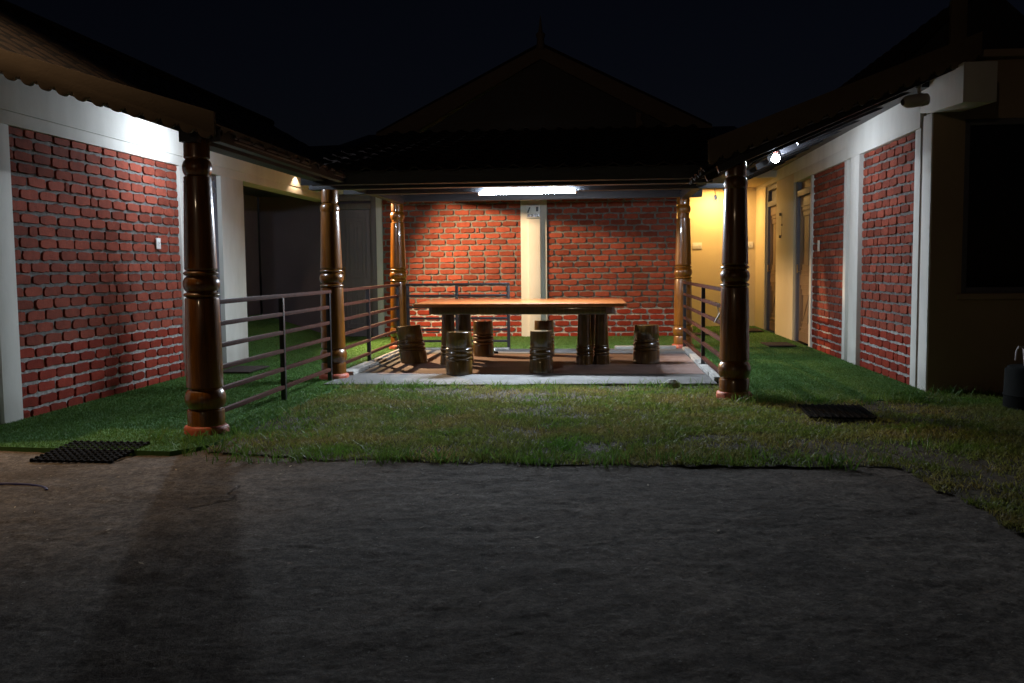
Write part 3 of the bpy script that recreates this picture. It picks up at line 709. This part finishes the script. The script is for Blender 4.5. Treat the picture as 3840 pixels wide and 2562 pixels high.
def scallop(x0, z0, x1, z1, top, pitch=.125):
    """bargeboard outline in x/z: scalloped lower edge from (x0,z0) to (x1,z1), board height top"""
    L = math.hypot(x1 - x0, z1 - z0); n = int(round(L / pitch)); pts = []
    dx, dz = (x1 - x0) / n, (z1 - z0) / n
    for i in range(n):
        for k in range(10):
            u = k / 10
            if u < .76: d = .046 * math.sqrt(max(0, 1 - ((u - .38) / .38) ** 2))
            else: d = .028 * (1 - abs((u - .88) / .12))
            pts.append((x0 + dx * (i + u), z0 + dz * (i + u) + .03 - d))
    pts.append((x1, z1 + .03))
    return pts + [(x1, z1 + top), (x0, z0 + top)]
# left lean-to
lr = empty('lean_to_roof', (-2.45, 5.85, 2.0), 'left tiled lean-to roof over the corridor, with a scalloped tan bargeboard', 'roof')
sl_ = .341; un = Vector((-1, 0, sl_)).normalized()
MB().prism([(0, 0), (-1.95, 1.95 * sl_), (-1.95, 1.95 * sl_ + .03), (0, .03)], 'y', .03, 3.2).prism([(-1.0, 1.0 * sl_), (-1.95, 1.95 * sl_), (-1.95, 1.95 * sl_ + .03), (-1.0, 1.0 * sl_ + .03)], 'y', 3.201, 8.98).obj('roof_deck', M['rafter'], lr)
tiled_roof(lr, (.03, 8.98, .045), (0, -1, 0), tuple(un), 8.95, 2.0, .26, .34, lambda q: q.y < 3.2 or q.x < -1.05)
bb = scallop(-2.1, .652 - .062, .012, -.062, .17)
MB().prism(bb, 'y', -.02, .012).obj('bargeboard', M['barge'], lr, bevel=.002)
for i in range(4):
    y = .45 + i * .78
    MB().bar((-.05, y, -.035), (-1.86, y, 1.81 * sl_ - .035), .05, .07).obj('rafter', M['rafter'], lr)
MB().box(-.03, .03, .03, 3.2, -.075, .0).obj('eave_board', M['rafter'], lr)
MB().box(.032, .044, .25, 1.9, -.03, -.018).box(.032, .05, 2.6, 3.5, -.035, -.005).box(.032, .044, .25, 1.9, -.052, -.044).obj('metal_trim', M['metal'], lr)
MB().box(-.28, -.16, .1, 3.2, -.06, .03).obj('wall_plate', M['beam'], lr)
# left main roof
mr = empty('main_roof', (XL, 6.1, 2.72), 'dark tiled main roof rising above the left corridor', 'roof')
un = Vector((-2.2, 0, 1.27)).normalized()
MB().prism([(.1, -.06), (-2.2, 1.27), (-4.4, -.05), (-2.2, 1.2)], 'y', .0, 12.3).obj('roof_deck', M['rafter'], mr)
tiled_roof(mr, (.12, 12.3, -.05), (0, -1, 0), tuple(un), 12.3, 2.62, .33, .36)
MB().tube([(-2.2, 0, 1.3), (-2.2, 12.3, 1.3)], .07, 10).obj('ridge', M['tile'], mr)
MB().prism([(-.02, -.10), (-2.2, 1.16), (-4.3, -.10)], 'y', .04, .2).obj('gable', M['tan'], mr)
# right lean-to
rr = empty('lean_to_roof', (1.15, 7.7, 1.965), 'right tiled lean-to roof with a tan bargeboard rising to the security camera', 'roof')
sr_ = .42; un = Vector((1, 0, sr_)).normalized()
MB().prism([(-.27, -.27 * sr_ + .04), (1.62, 1.62 * sr_ + .04), (1.62, 1.62 * sr_ + .07), (-.27, -.27 * sr_ + .07)], 'y', .03, 1.35).prism([(.75, .75 * sr_ + .04), (1.62, 1.62 * sr_ + .04), (1.62, 1.62 * sr_ + .07), (.75, .75 * sr_ + .07)], 'y', 1.351, 7.5).obj('roof_deck', M['rafter'], rr)
tiled_roof(rr, (-.3, 0.02, -.30 * sr_ + .095), (0, 1, 0), tuple(un), 7.5, 2.05, .26, .34, lambda q: q.y < 1.35 or q.x > .7)
bb = scallop(-.28, -.055, 1.80, .725, .19)
MB().prism(bb, 'y', -.02, .012).obj('bargeboard', M['barge'], rr, bevel=.002)
MB().bar((-.2, .06, -.2 * sr_ - .0), (1.62, .06, 1.62 * sr_ - .0), .06, .075).obj('verge_rafter', M['rafter'], rr)
for i in range(1, 10):
    y = .1 + i * .78; xs_ = -.2 if y < 1.3 else .75
    MB().bar((xs_, y, xs_ * sr_), (1.62, y, 1.62 * sr_), .05, .07).obj('rafter', M['rafter'], rr)
MB().box(-.09, .03, .22, 1.3, -.085, -.01).obj('wall_plate', M['beam'], rr)
MB().bar((.05, .0, .06), (1.0, .0, .06 + .95 * sr_ * .93), .012, .010).obj('metal_trim', M['metal'], rr)
# right main roof
m2 = empty('main_roof', (2.3, 8.3, 2.62), 'dark tiled roof edge at the upper right beside a tan end post', 'roof')
un = Vector((.92, 0, .84)).normalized()
MB().prism([(0, -.04), (.92, .80), (1.84, -.04)], 'y', .02, 8).obj('roof_deck', M['rafter'], m2)
tiled_roof(m2, (-.02, 0, 0), (0, 1, 0), tuple(un), 8.0, 1.25, .30, .36)
MB().box(.62, .75, -.04, .012, .16, .66).obj('end_post', M['barge'], m2, bevel=.004)
# pavilion roof
pv = empty('pavilion_roof', (-.8, 9.0, 1.95), 'tiled roof of the open pavilion over the table, sloping down to the front', 'roof')
un = Vector((0, 4.55, 1.0)).normalized(); sv = 1.0 / 4.55
MB().prism([(-.15, .0), (5.0, 5.15 * sv), (5.0, 5.15 * sv + .03), (-.15, .03)], 'x', -2.05, 2.1).prism([(3.3, 3.45 * sv), (5.0, 5.15 * sv), (5.0, 5.15 * sv + .03), (3.3, 3.45 * sv + .03)], 'x', -2.65, -2.051).prism([(3.3, 3.45 * sv), (5.0, 5.15 * sv), (5.0, 5.15 * sv + .03), (3.3, 3.45 * sv + .03)], 'x', 2.101, 2.75).obj('roof_deck', M['rafter'], pv)
tiled_roof(pv, (-2.1, -.18, .045), (1, 0, 0), tuple(un), 4.2, 4.9, .24, .36)
MB().box(-2.05, 2.05, -.185, -.155, -.045, .075).obj('eave_board', M['beam'], pv)
MB().box(-1.95, 1.95, -.152, -.14, -.05, -.044).obj('metal_trim', M['metal'], pv)
for i in range(9):
    xx = -1.9 + i * .475
    MB().bar((xx, -.12, .0 - .02), (xx, 4.9, 5.02 * sv - .02), .045, .05).obj('rafter', M['rafter'], pv)
for (yb, zb, xa, xb) in ((9.16, 1.885, -2.86, 1.27), (10.56, 1.945, -2.9, 1.42), (12.62, 2.0, -2.86, 1.35)):
    MB().box(xa + .8, xb + .8, yb - 9.0 - .06, yb - 9.0 + .06, zb - 1.95 + .0, zb - 1.95 + .1).obj('beam', M['beam'], pv, bevel=.004)
for (xx, y0, y1) in ((-2.68, 9.22, 12.55), (1.11, 9.22, 12.55)):
    MB().box(xx + .8 - .05, xx + .8 + .05, y0 - 9, y1 - 9, .025, .12).obj('side_beam', M['beam'], pv)
for (xx, n_) in ((-2.68, 0), (1.11, 1)):
    MB().prism([(.22, .121), (3.55, .121), (3.55, 3.55 * sv - .002), (.22, .125)], 'x', xx + .8 - .012, xx + .8 + .012).obj('infill_board', M['beam'], pv)
for (xa, za, xb, zb) in ((-2.04, .0, -2.66, .32), (2.09, .0, 2.7, .36)):
    MB().add([(xa, .06, .03), (xa, 3.3, 3.45 * sv + .01), (xb, 3.3, 3.45 * sv + .01), (xb, .06, zb), (xa, .06, .055), (xa, 3.3, 3.45 * sv + .035), (xb, 3.3, 3.45 * sv + .035), (xb, .06, zb + .025)],
             [(0, 1, 2, 3), (7, 6, 5, 4), (0, 4, 5, 1), (1, 5, 6, 2), (2, 6, 7, 3), (3, 7, 4, 0)]).obj('valley_panel', M['rafter'], pv)
# gable above
gb = empty('gable_roof', (-.82, 13.5, 3.02), 'gable above the pavilion with tan bargeboards, finial and a row of small pendants', 'roof')
hw, ah = 2.4, 1.20
def rake(sx): return [(sx * hw, 0), (sx * hw, .02), (0, ah), (0, ah - .18), (sx * (hw - .62), .06), (sx * (hw - .7), 0)]
MB().prism(rake(-1), 'y', -.03, .01).obj('bargeboard', M['barge_lit'], gb)
MB().prism(rake(1), 'y', -.03, .01).obj('bargeboard', M['barge_lit'], gb)
MB().prism([(-1.75, .02), (0, ah - .17), (1.85, .02)], 'y', .03, .08).obj('gable_panel', M['rafter'], gb)
MB().box(-1.75, 1.9, -.022, .01, -.035, .0).obj('tie_rail', M['barge_lit'], gb)
pm = MB().prism([(-.03, 0), (.03, 0), (.03, -.07), (.02, -.09), (.034, -.115), (.02, -.14), (.03, -.165), (0, -.2), (-.03, -.165), (-.02, -.14), (-.034, -.115), (-.02, -.09), (-.03, -.07)], 'y', -.018, .008).mesh('pendant', M['barge_lit'])
for i in range(16): place('pendant', pm, gb, (-1.62 + i * .2135, 0, -.0352))
MB().lathe([(ah - .05, .06), (ah + .1, .05), (ah + .16, .07), (ah + .2, .03), (ah + .42, .004)], 12, (0, -.01)).obj('finial', M['barge_lit'], gb, smooth=True)
MB().prism([(1.34, .002), (1.42, .002), (1.44, .09), (1.40, .15), (1.42, .22), (1.34, .25)], 'y', -.018, .008).obj('bracket', M['barge_lit'], gb)
MB().prism([(-hw, .02), (0, ah + .01), (hw, .02), (hw, .06), (0, ah + .06), (-hw, .06)], 'y', .02, 5).obj('roof_deck', M['tile'], gb)

# ------------------------------------------------------------------ lamps
tl = empty('tube_light', (-.795, 10.42, 1.925), 'glowing white tube light hanging under the pavilion beam above the table', 'lamp')
tl.rotation_euler = (0, -.004, 0)
q = MB()
MB().tube([(-.53, 0, 0), (.53, 0, 0)], .0138, 14).obj('tube', M['tube_on'], tl)
ld = bpy.data.lights.new('tube_strip', 'AREA'); ld.shape = 'RECTANGLE'; ld.size = 1.04; ld.size_y = .03; ld.energy = P_STRIP; ld.color = COOL
lo = bpy.data.objects.new('tube_strip', ld); COL.objects.link(lo); lo.parent = tl; lo.location = (0, -.009, -.018); lo.rotation_euler = (math.radians(-18), 0, 0)
for s in (-1, 1): MB().tube([(s * .532, 0, 0), (s * .548, 0, 0)], .02, 14).obj('end_cap', M['white_plastic'], tl)
for x_ in (-.42, .27): MB().box(x_ - .035, x_ + .035, -.012, .05, .062, .085).obj('clip', M['white_plastic'], tl)
MB().tube([(-.05, 0, .018), (-.07, .03, .05), (-.06, .07, .08)], .003, 5).obj('wire', M['white_plastic'], tl)
MB().tube([(.02, 0, .018), (.03, .03, .05), (.03, .07, .08)], .003, 5).obj('wire', M['white_plastic'], tl)
def bulb(loc, label, m, drop):
    t = empty('light_bulb', loc, label, 'lamp', 'white bulbs under the corridor roofs')
    MB().lathe([(-.042, .004), (-.038, .018), (-.025, .035), (-.005, .043), (.015, .04), (.03, .03), (.042, .022)], 20).obj('globe', m, t, smooth=True)
    MB().lathe([(.0425, .022), (.06, .024), (.10, .019), (.115, .01)], 14).obj('holder', M['holder'], t, smooth=True)
    MB().tube([(0, 0, .115), (.005, .01, .115 + drop / 2), (0, 0, .115 + drop)], .004, 5).obj('wire', M['dark_plastic'], t)
    return t
bulb((1.83, 10.05, 2.2), 'round glowing white bulb hanging under the right corridor roof', M['bulb_r'], .07)
bulb((-3.68, 8.70, 2.285), 'assumed white bulb under the left corridor roof, hidden behind the front left pillar', M['bulb_l'], .06)  # unseen bulb, assumed from the bright wall beside it
dl = empty('downlight', (2.02, 16.72, 2.476), 'round warm recessed downlight in the cream passage ceiling', 'lamp')
MB().lathe([(-.012, .075), (-.006, .078), (-.001, .08)], 24).obj('lens', M['down_on'], dl)
MB().lathe([(-.014, .081), (-.008, .096), (-.001, .098)], 24, capb=False).obj('trim_ring', M['white_plastic'], dl, smooth=True)
# assumed unseen warm flood under the left eave, by the rear left pillar
FE = Vector((-4.02, 12.93, 2.47)); FD = Vector((.85, .0, -.53)).normalized()
fl = empty('assumed_flood_lamp', FE, 'assumed small warm flood lamp under the left corridor roof, hidden by the eave', 'lamp')
fl.rotation_euler = FD.to_track_quat('-Z', 'Y').to_euler()
MB().box(-.05, .05, -.04, .04, .0, .035).obj('housing', M['dark_plastic'], fl, bevel=.004)
MB().box(-.042, .042, -.032, .032, -.004, -.001).obj('lens', M['flood_on'], fl)
ld = bpy.data.lights.new('flood_beam', 'SPOT'); ld.energy = P_FLOOD; ld.color = WARM; ld.spot_size = math.radians(114); ld.spot_blend = .45; ld.shadow_soft_size = .025
lo = bpy.data.objects.new('flood_beam', ld); COL.objects.link(lo); lo.parent = fl; lo.location = (0, 0, -.03)
# assumed unseen small warm spot washing the lintel
sw = empty('unseen_ceiling_spot', (-4.20, 13.09, 2.52), 'assumed small warm ceiling spot close to the lintel over the dark recess', 'lamp')
MB().lathe([(-.02, .035), (.02, .04), (.022, .012)], 16).obj('shell', M['white_plastic'], sw, smooth=True)
MB().lathe([(-.026, .028), (-.021, .03)], 16).obj('lens', M['flood_on'], sw)
ld = bpy.data.lights.new('spot_beam', 'SPOT'); ld.energy = 14; ld.color = (1, .70, .42); ld.spot_size = math.radians(116); ld.spot_blend = .3; ld.shadow_soft_size = .01
lo = bpy.data.objects.new('spot_beam', ld); COL.objects.link(lo); lo.parent = sw; lo.location = (0, 0, -.04)
# added unseen white spot boosting the left bulb, aimed over the court and off the wall: it throws the front pillar's shadow on the paving
SPD = Vector((.33, -.84, -.43))
cs = empty('unseen_ceiling_spot', (-3.64, 8.52, 2.33), 'added unseen white spot lamp under the left corridor roof, boosting the bulb beside it', 'lamp')
cs.rotation_euler = SPD.to_track_quat('-Z', 'Y').to_euler()
MB().lathe([(-.02, .032), (.03, .034), (.035, .012)], 16).obj('shell', M['dark_plastic'], cs, smooth=True)
MB().lathe([(-.026, .026), (-.021, .028)], 16).obj('lens', M['white_plastic'], cs)
ld = bpy.data.lights.new('spot_beam', 'SPOT'); ld.energy = P_BOOST; ld.color = COOL; ld.spot_size = math.radians(68); ld.spot_blend = .5; ld.shadow_soft_size = .03
lo = bpy.data.objects.new('spot_beam', ld); COL.objects.link(lo); lo.parent = cs; lo.location = (0, 0, -.04)
# assumed tall yard lamp, out of view on the left
yp = empty('assumed_yard_lamp', (-7.4, 4.9, -.06), 'assumed tall warm yard lamp on a pole, out of view left of the court', 'lamp')
MB().lathe([(0, .09), (.3, .07), (8.3, .045)], 14).obj('pole', M['rafter'], yp, smooth=True)
MB().tube([(0, 0, 8.25), (.4, .02, 8.5), (1.2, .05, 8.55)], .03, 8).obj('arm', M['rafter'], yp, smooth=True)
MB().box(1.0, 1.45, -.08, .18, 8.5, 8.6).obj('head', M['rafter'], yp, bevel=.02)
MB().box(1.05, 1.40, -.04, .14, 8.485, 8.498).obj('lens', M['pole_on'], yp)
ld = bpy.data.lights.new('yard_beam', 'SPOT'); ld.energy = P_POLE; ld.color = SODIUM; ld.spot_size = math.radians(74); ld.spot_blend = 1; ld.shadow_soft_size = .12
lo = bpy.data.objects.new('yard_beam', ld); COL.objects.link(lo); lo.parent = yp; lo.location = (1.22, .05, 8.44); lo.rotation_euler = Vector((-.2, 1.2, -8)).to_track_quat('-Z', 'Y').to_euler()

pl = empty('added_fill_lamp', (-2.5, -5.5, 3.3), 'added unseen warm fill lamp behind the viewpoint, brightening the fronts that face it', 'lamp')  # added lamp out of view, a fill light for walls and boards facing the viewer
MB().box(-.09, .09, -.2, -.04, -.1, .12).obj('housing', M['dark_plastic'], pl, bevel=.01)
MB().lathe([(-.07, .03), (-.05, .055), (.03, .06), (.07, .03)], 16, (0, .04)).obj('globe', M['pole_on'], pl, smooth=True)
ld = bpy.data.lights.new('fill_beam', 'SPOT'); ld.energy = P_FILL; ld.color = (1, .72, .45); ld.spot_size = math.radians(66); ld.spot_blend = .85; ld.shadow_soft_size = .05
lo = bpy.data.objects.new('fill_beam', ld); COL.objects.link(lo); lo.parent = pl; lo.location = (0, .12, 0); lo.rotation_euler = Vector((.2, 1, .05)).to_track_quat('-Z', 'Y').to_euler()

# ------------------------------------------------------------------ small fittings
def switch(loc, rz, w, h, label, n):
    t = empty('switch_plate', loc, label, 'switch', 'white switch plates on the walls', rz)
    MB().box(-w / 2, w / 2, -.012, 0, -h / 2, h / 2).obj('plate', M['white_plastic'], t, bevel=.003)
    for i in range(n):
        xx = (i - (n - 1) / 2) * (w / (n + .6)) if w > h else 0
        zz = 0 if w > h else (i - (n - 1) / 2) * (h / (n + .6))
        MB().box(xx - .011, xx + .011, -.018, -.0125, zz - .02, zz + .016).obj('rocker', M['white_plastic'], t, bevel=.002)
    if w <= h: MB().lathe([(-.006, .006), (.006, .006)], 8, (0, -.0135)).obj('socket_hole', M['dark_plastic'], t)
    return t
switch((XL - .005, 8.86, 1.37), math.pi / 2, .085, .105, 'small white switch on the large left brick wall', 1)
switch((XR + .012, 12.317, 1.335), -math.pi / 2, .075, .14, 'small white switch on the narrow right brick wall', 1)
switch((1.755, 17.148, 1.455), 0, .165, .11, 'wide white switch plate on the cream wall left of the dark pillar', 3)
switch((2.66, 17.148, 1.46), 0, .165, .11, 'white switch plate on the cream wall right of the dark pillar', 2)
sb = empty('socket_board', (-1.03, YB - .092, 1.97), 'white socket board with two black plugs on the middle pilaster', 'socket')
MB().box(-.115, .115, -.03, .05, -.105, .10).obj('plate', M['white_plastic'], sb, bevel=.005)
MB().bar((-.085, -.045, -.02), (-.05, -.045, .07), .022, .022).obj('plug', M['dark_plastic'], sb, bevel=.003)
MB().box(.045, .082, -.06, -.031, .0, .07).obj('plug', M['dark_plastic'], sb, bevel=.003)
for i in range(4): MB().box(-.09 + i * .05, -.055 + i * .05, -.036, -.031, -.085, -.04).obj('rocker', M['metal'], sb, bevel=.002)
# wire rack on the right wall
wr = empty('wall_bracket', (XR - .004, 14.67, 1.7), 'thin rectangular wire bracket on the cream wall between the two brown doors', 'bracket', None, -math.pi / 2)
MB().tube([(-.11, -.03, .17), (.11, -.03, .17), (.11, -.03, -.17), (-.11, -.03, -.17)], .004, 6).obj('loop', M['pipe'], wr)
for z_ in (.15, -.19): MB().box(-.13, -.09, -.03, 0, z_, z_ + .04).obj('mount', M['rafter'], wr)
MB().lathe([(-.012, .012), (.012, .012)], 8, (.06, -.02)).obj('screw', M['rafter'], wr)
# security camera
cc = empty('security_camera', (2.5, 7.8, 2.385), 'beige dome-nosed security camera on an arm at the right roof edge', 'camera')
cc.rotation_euler = (0, math.radians(8), math.radians(196)); cc.scale = (1.3, 1.3, 1.3)
b = MB(); 
prof = [(-.08, .030), (-.075, .038), (.03, .040), (.055, .038), (.075, .03), (.085, .018)]
b.lathe(prof, 24); b.v = [(z, x, y) for x, y, z in b.v]
b.obj('body', M['grey_plastic'], cc, smooth=True)
b = MB().lathe([(.0865, .02), (.089, .018)], 16); b.v = [(z, x, y) for x, y, z in b.v]; b.obj('lens', M['dark_plastic'], cc)
b = MB().lathe([(-.05, .0415), (-.02, .0415)], 24); b.v = [(z, x, y) for x, y, z in b.v]; b.obj('band', M['grey_plastic'], cc, smooth=True)
MB().tube([(-.03, 0, .04), (-.03, .0, .07), (-.08, -.03, .12), (-.16, -.06, .19)], .011, 8).obj('arm', M['grey_plastic'], cc, smooth=True)
MB().box(-.21, -.15, -.1, -.03, .16, .22).obj('mount', M['grey_plastic'], cc, bevel=.004)
# hanging lamp holder in front of the passage
hh = empty('hanging_holder', (1.33, 11.0, 1.90), 'small shiny lamp holder hanging on a wire by the rear right pillar', 'lamp holder')
px_ = MB().lathe([(-.055, .016), (.0, .018), (.005, .008)], 12).obj('shell', M['metal'], hh, smooth=True)
MB().tube([(0, 0, .005), (-.01, 0, .08), (-.015, 0, .15)], .003, 5).obj('wire', M['dark_plastic'], hh)
# cord and plug on the right railing
ck = empty('cord_plug', (1.07, 8.55, .70), 'white cord with a plug hanging on the right railing by the dark pillar', 'cord')
MB().tube([(0, 0, .06), (-.01, 0, .02), (.0, .0, -.02)], .006, 6).obj('cord', M['white_plastic'], ck)
MB().bar((.02, 0, -.02), (-.035, 0, -.12), .022, .016).obj('plug', M['white_plastic'], ck, bevel=.003)
# door mats
def lattice_mat(loc, rz, w, d, label, rx=0):
    t = MB(); n, m = int(w / .045), int(d / .045)
    for i in range(n + 1): t.box(-w / 2 + w * i / n - .006, -w / 2 + w * i / n + .006, -d / 2, d / 2, 0, .012)
    for j in range(m + 1): t.box(-w / 2, w / 2, -d / 2 + d * j / m - .006, -d / 2 + d * j / m + .006, .0, .0125)
    for i in range(n + 1):
        for j in range(m + 1): t.lathe([(.0, .013), (.016, .012), (.02, .006)], 6, (-w / 2 + w * i / n, -d / 2 + d * j / m))
    o = t.obj('door_mat', M['rubber']); o.location = loc; o.rotation_euler = (rx, 0, rz)
    return tag(o, label, 'door mat', 'rubber lattice door mats')
lattice_mat((-3.12, 5.42, -.012), math.radians(-2), .50, .44, 'black rubber lattice mat at the front left turf edge', .06)
lattice_mat((1.74, 7.05, .004), math.radians(-4), .44, .58, 'black rubber lattice mat lying in the lawn before the right corridor')
def fibre_mat(loc, rz, w, d, label):
    o = MB().box(-w / 2, w / 2, -d / 2, d / 2, 0, .014).obj('door_mat', M['mat_fibre'], bevel=.005); o.location = loc; o.rotation_euler = (0, 0, rz)
    return tag(o, label, 'door mat', 'flat fibre door mats on the turf')
fibre_mat((2.42, 12.95, .012), .02, .36, .6, 'flat dark mat on the turf by the nearer brown door')
fibre_mat((2.5, 15.85, .012), 0, .34, .7, 'flat dark mat on the turf by the far brown door')
fibre_mat((1.62, 15.0, .012), 0, .45, .4, 'flat dark mat on the turf behind the rear right pillar')
fibre_mat((-3.88, 9.85, .012), 0, .36, .62, 'flat dark mat on the turf at the left door')
# drum and mug
dr = empty('water_drum', (3.27, 7.35, -.03), 'low dark drum by the front right wall', 'drum')
MB().lathe([(0, .20), (.02, .205), (.12, .205), (.13, .212), (.14, .205), (.32, .2), (.33, .195)], 32, capt=False).obj('body', M['drum'], dr, smooth=True)
MB().lathe([(.325, .19), (.345, .18), (.35, .02)], 32).obj('lid', M['drum'], dr, smooth=True)
mg = empty('bath_mug', (3.21, 7.24, .321), 'pale plastic mug standing on the low drum', 'mug')
MB().lathe([(0, .055), (.01, .06), (.13, .072), (.15, .076), (.15, .07), (.13, .066), (.012, .054)], 24, capt=True).obj('cup', M['mug'], mg, smooth=True)
MB().tube([(-.07, 0, .145), (-.105, 0, .15), (-.12, 0, .12), (-.125, 0, .05)], .008, 8).obj('handle', M['mug'], mg, smooth=True)
# hose on the concrete
hp = [(-3.4, 4.42, -.022)] + [(-3.12 + .30 * math.sin(a), 4.42 + .20 * math.cos(a), -.022) for a in [-1.2 + i * .16 for i in range(16)]]
o = MB().tube(hp, .010, 8).obj('garden_hose', M['hose'], smooth=True); tag(o, 'piece of thin blue hose curled on the concrete at the left', 'hose')

# dry leaf bits and grit on the paving
rg = np.random.RandomState(31); lb = MB()
for _ in range(170):
    a_, b_ = -4 + 7 * rg.rand(), 2.1 + 3.2 * rg.rand() ** .6; r_ = .003 + .007 * rg.rand() ** 2; t_ = rg.rand() * 6.28
    z_ = -.021 + .85 * float(yard_relief(np.array([a_]), np.array([b_]))[0]) + .002
    c_, d_ = math.cos(t_) * r_, math.sin(t_) * r_
    lb.add([(a_ - c_ * 1.8, b_ - d_ * 1.8, z_), (a_ + d_ * .7, b_ - c_ * .7, z_ + .003), (a_ + c_ * 1.8, b_ + d_ * 1.8, z_ + .001 + .006 * rg.rand()), (a_ - d_ * .7, b_ + c_ * .7, z_ + .003)], [(0, 1, 2, 3)])
lo_ = lb.obj('leaf_litter', mat('dry leaf bits', (.22, .16, .09), .8, scale=20, col2=(.5, .45, .36), coord='World', island=.4))
tag(lo_, 'dry leaf bits and pale grit scattered over the paving', 'litter', kind='stuff')
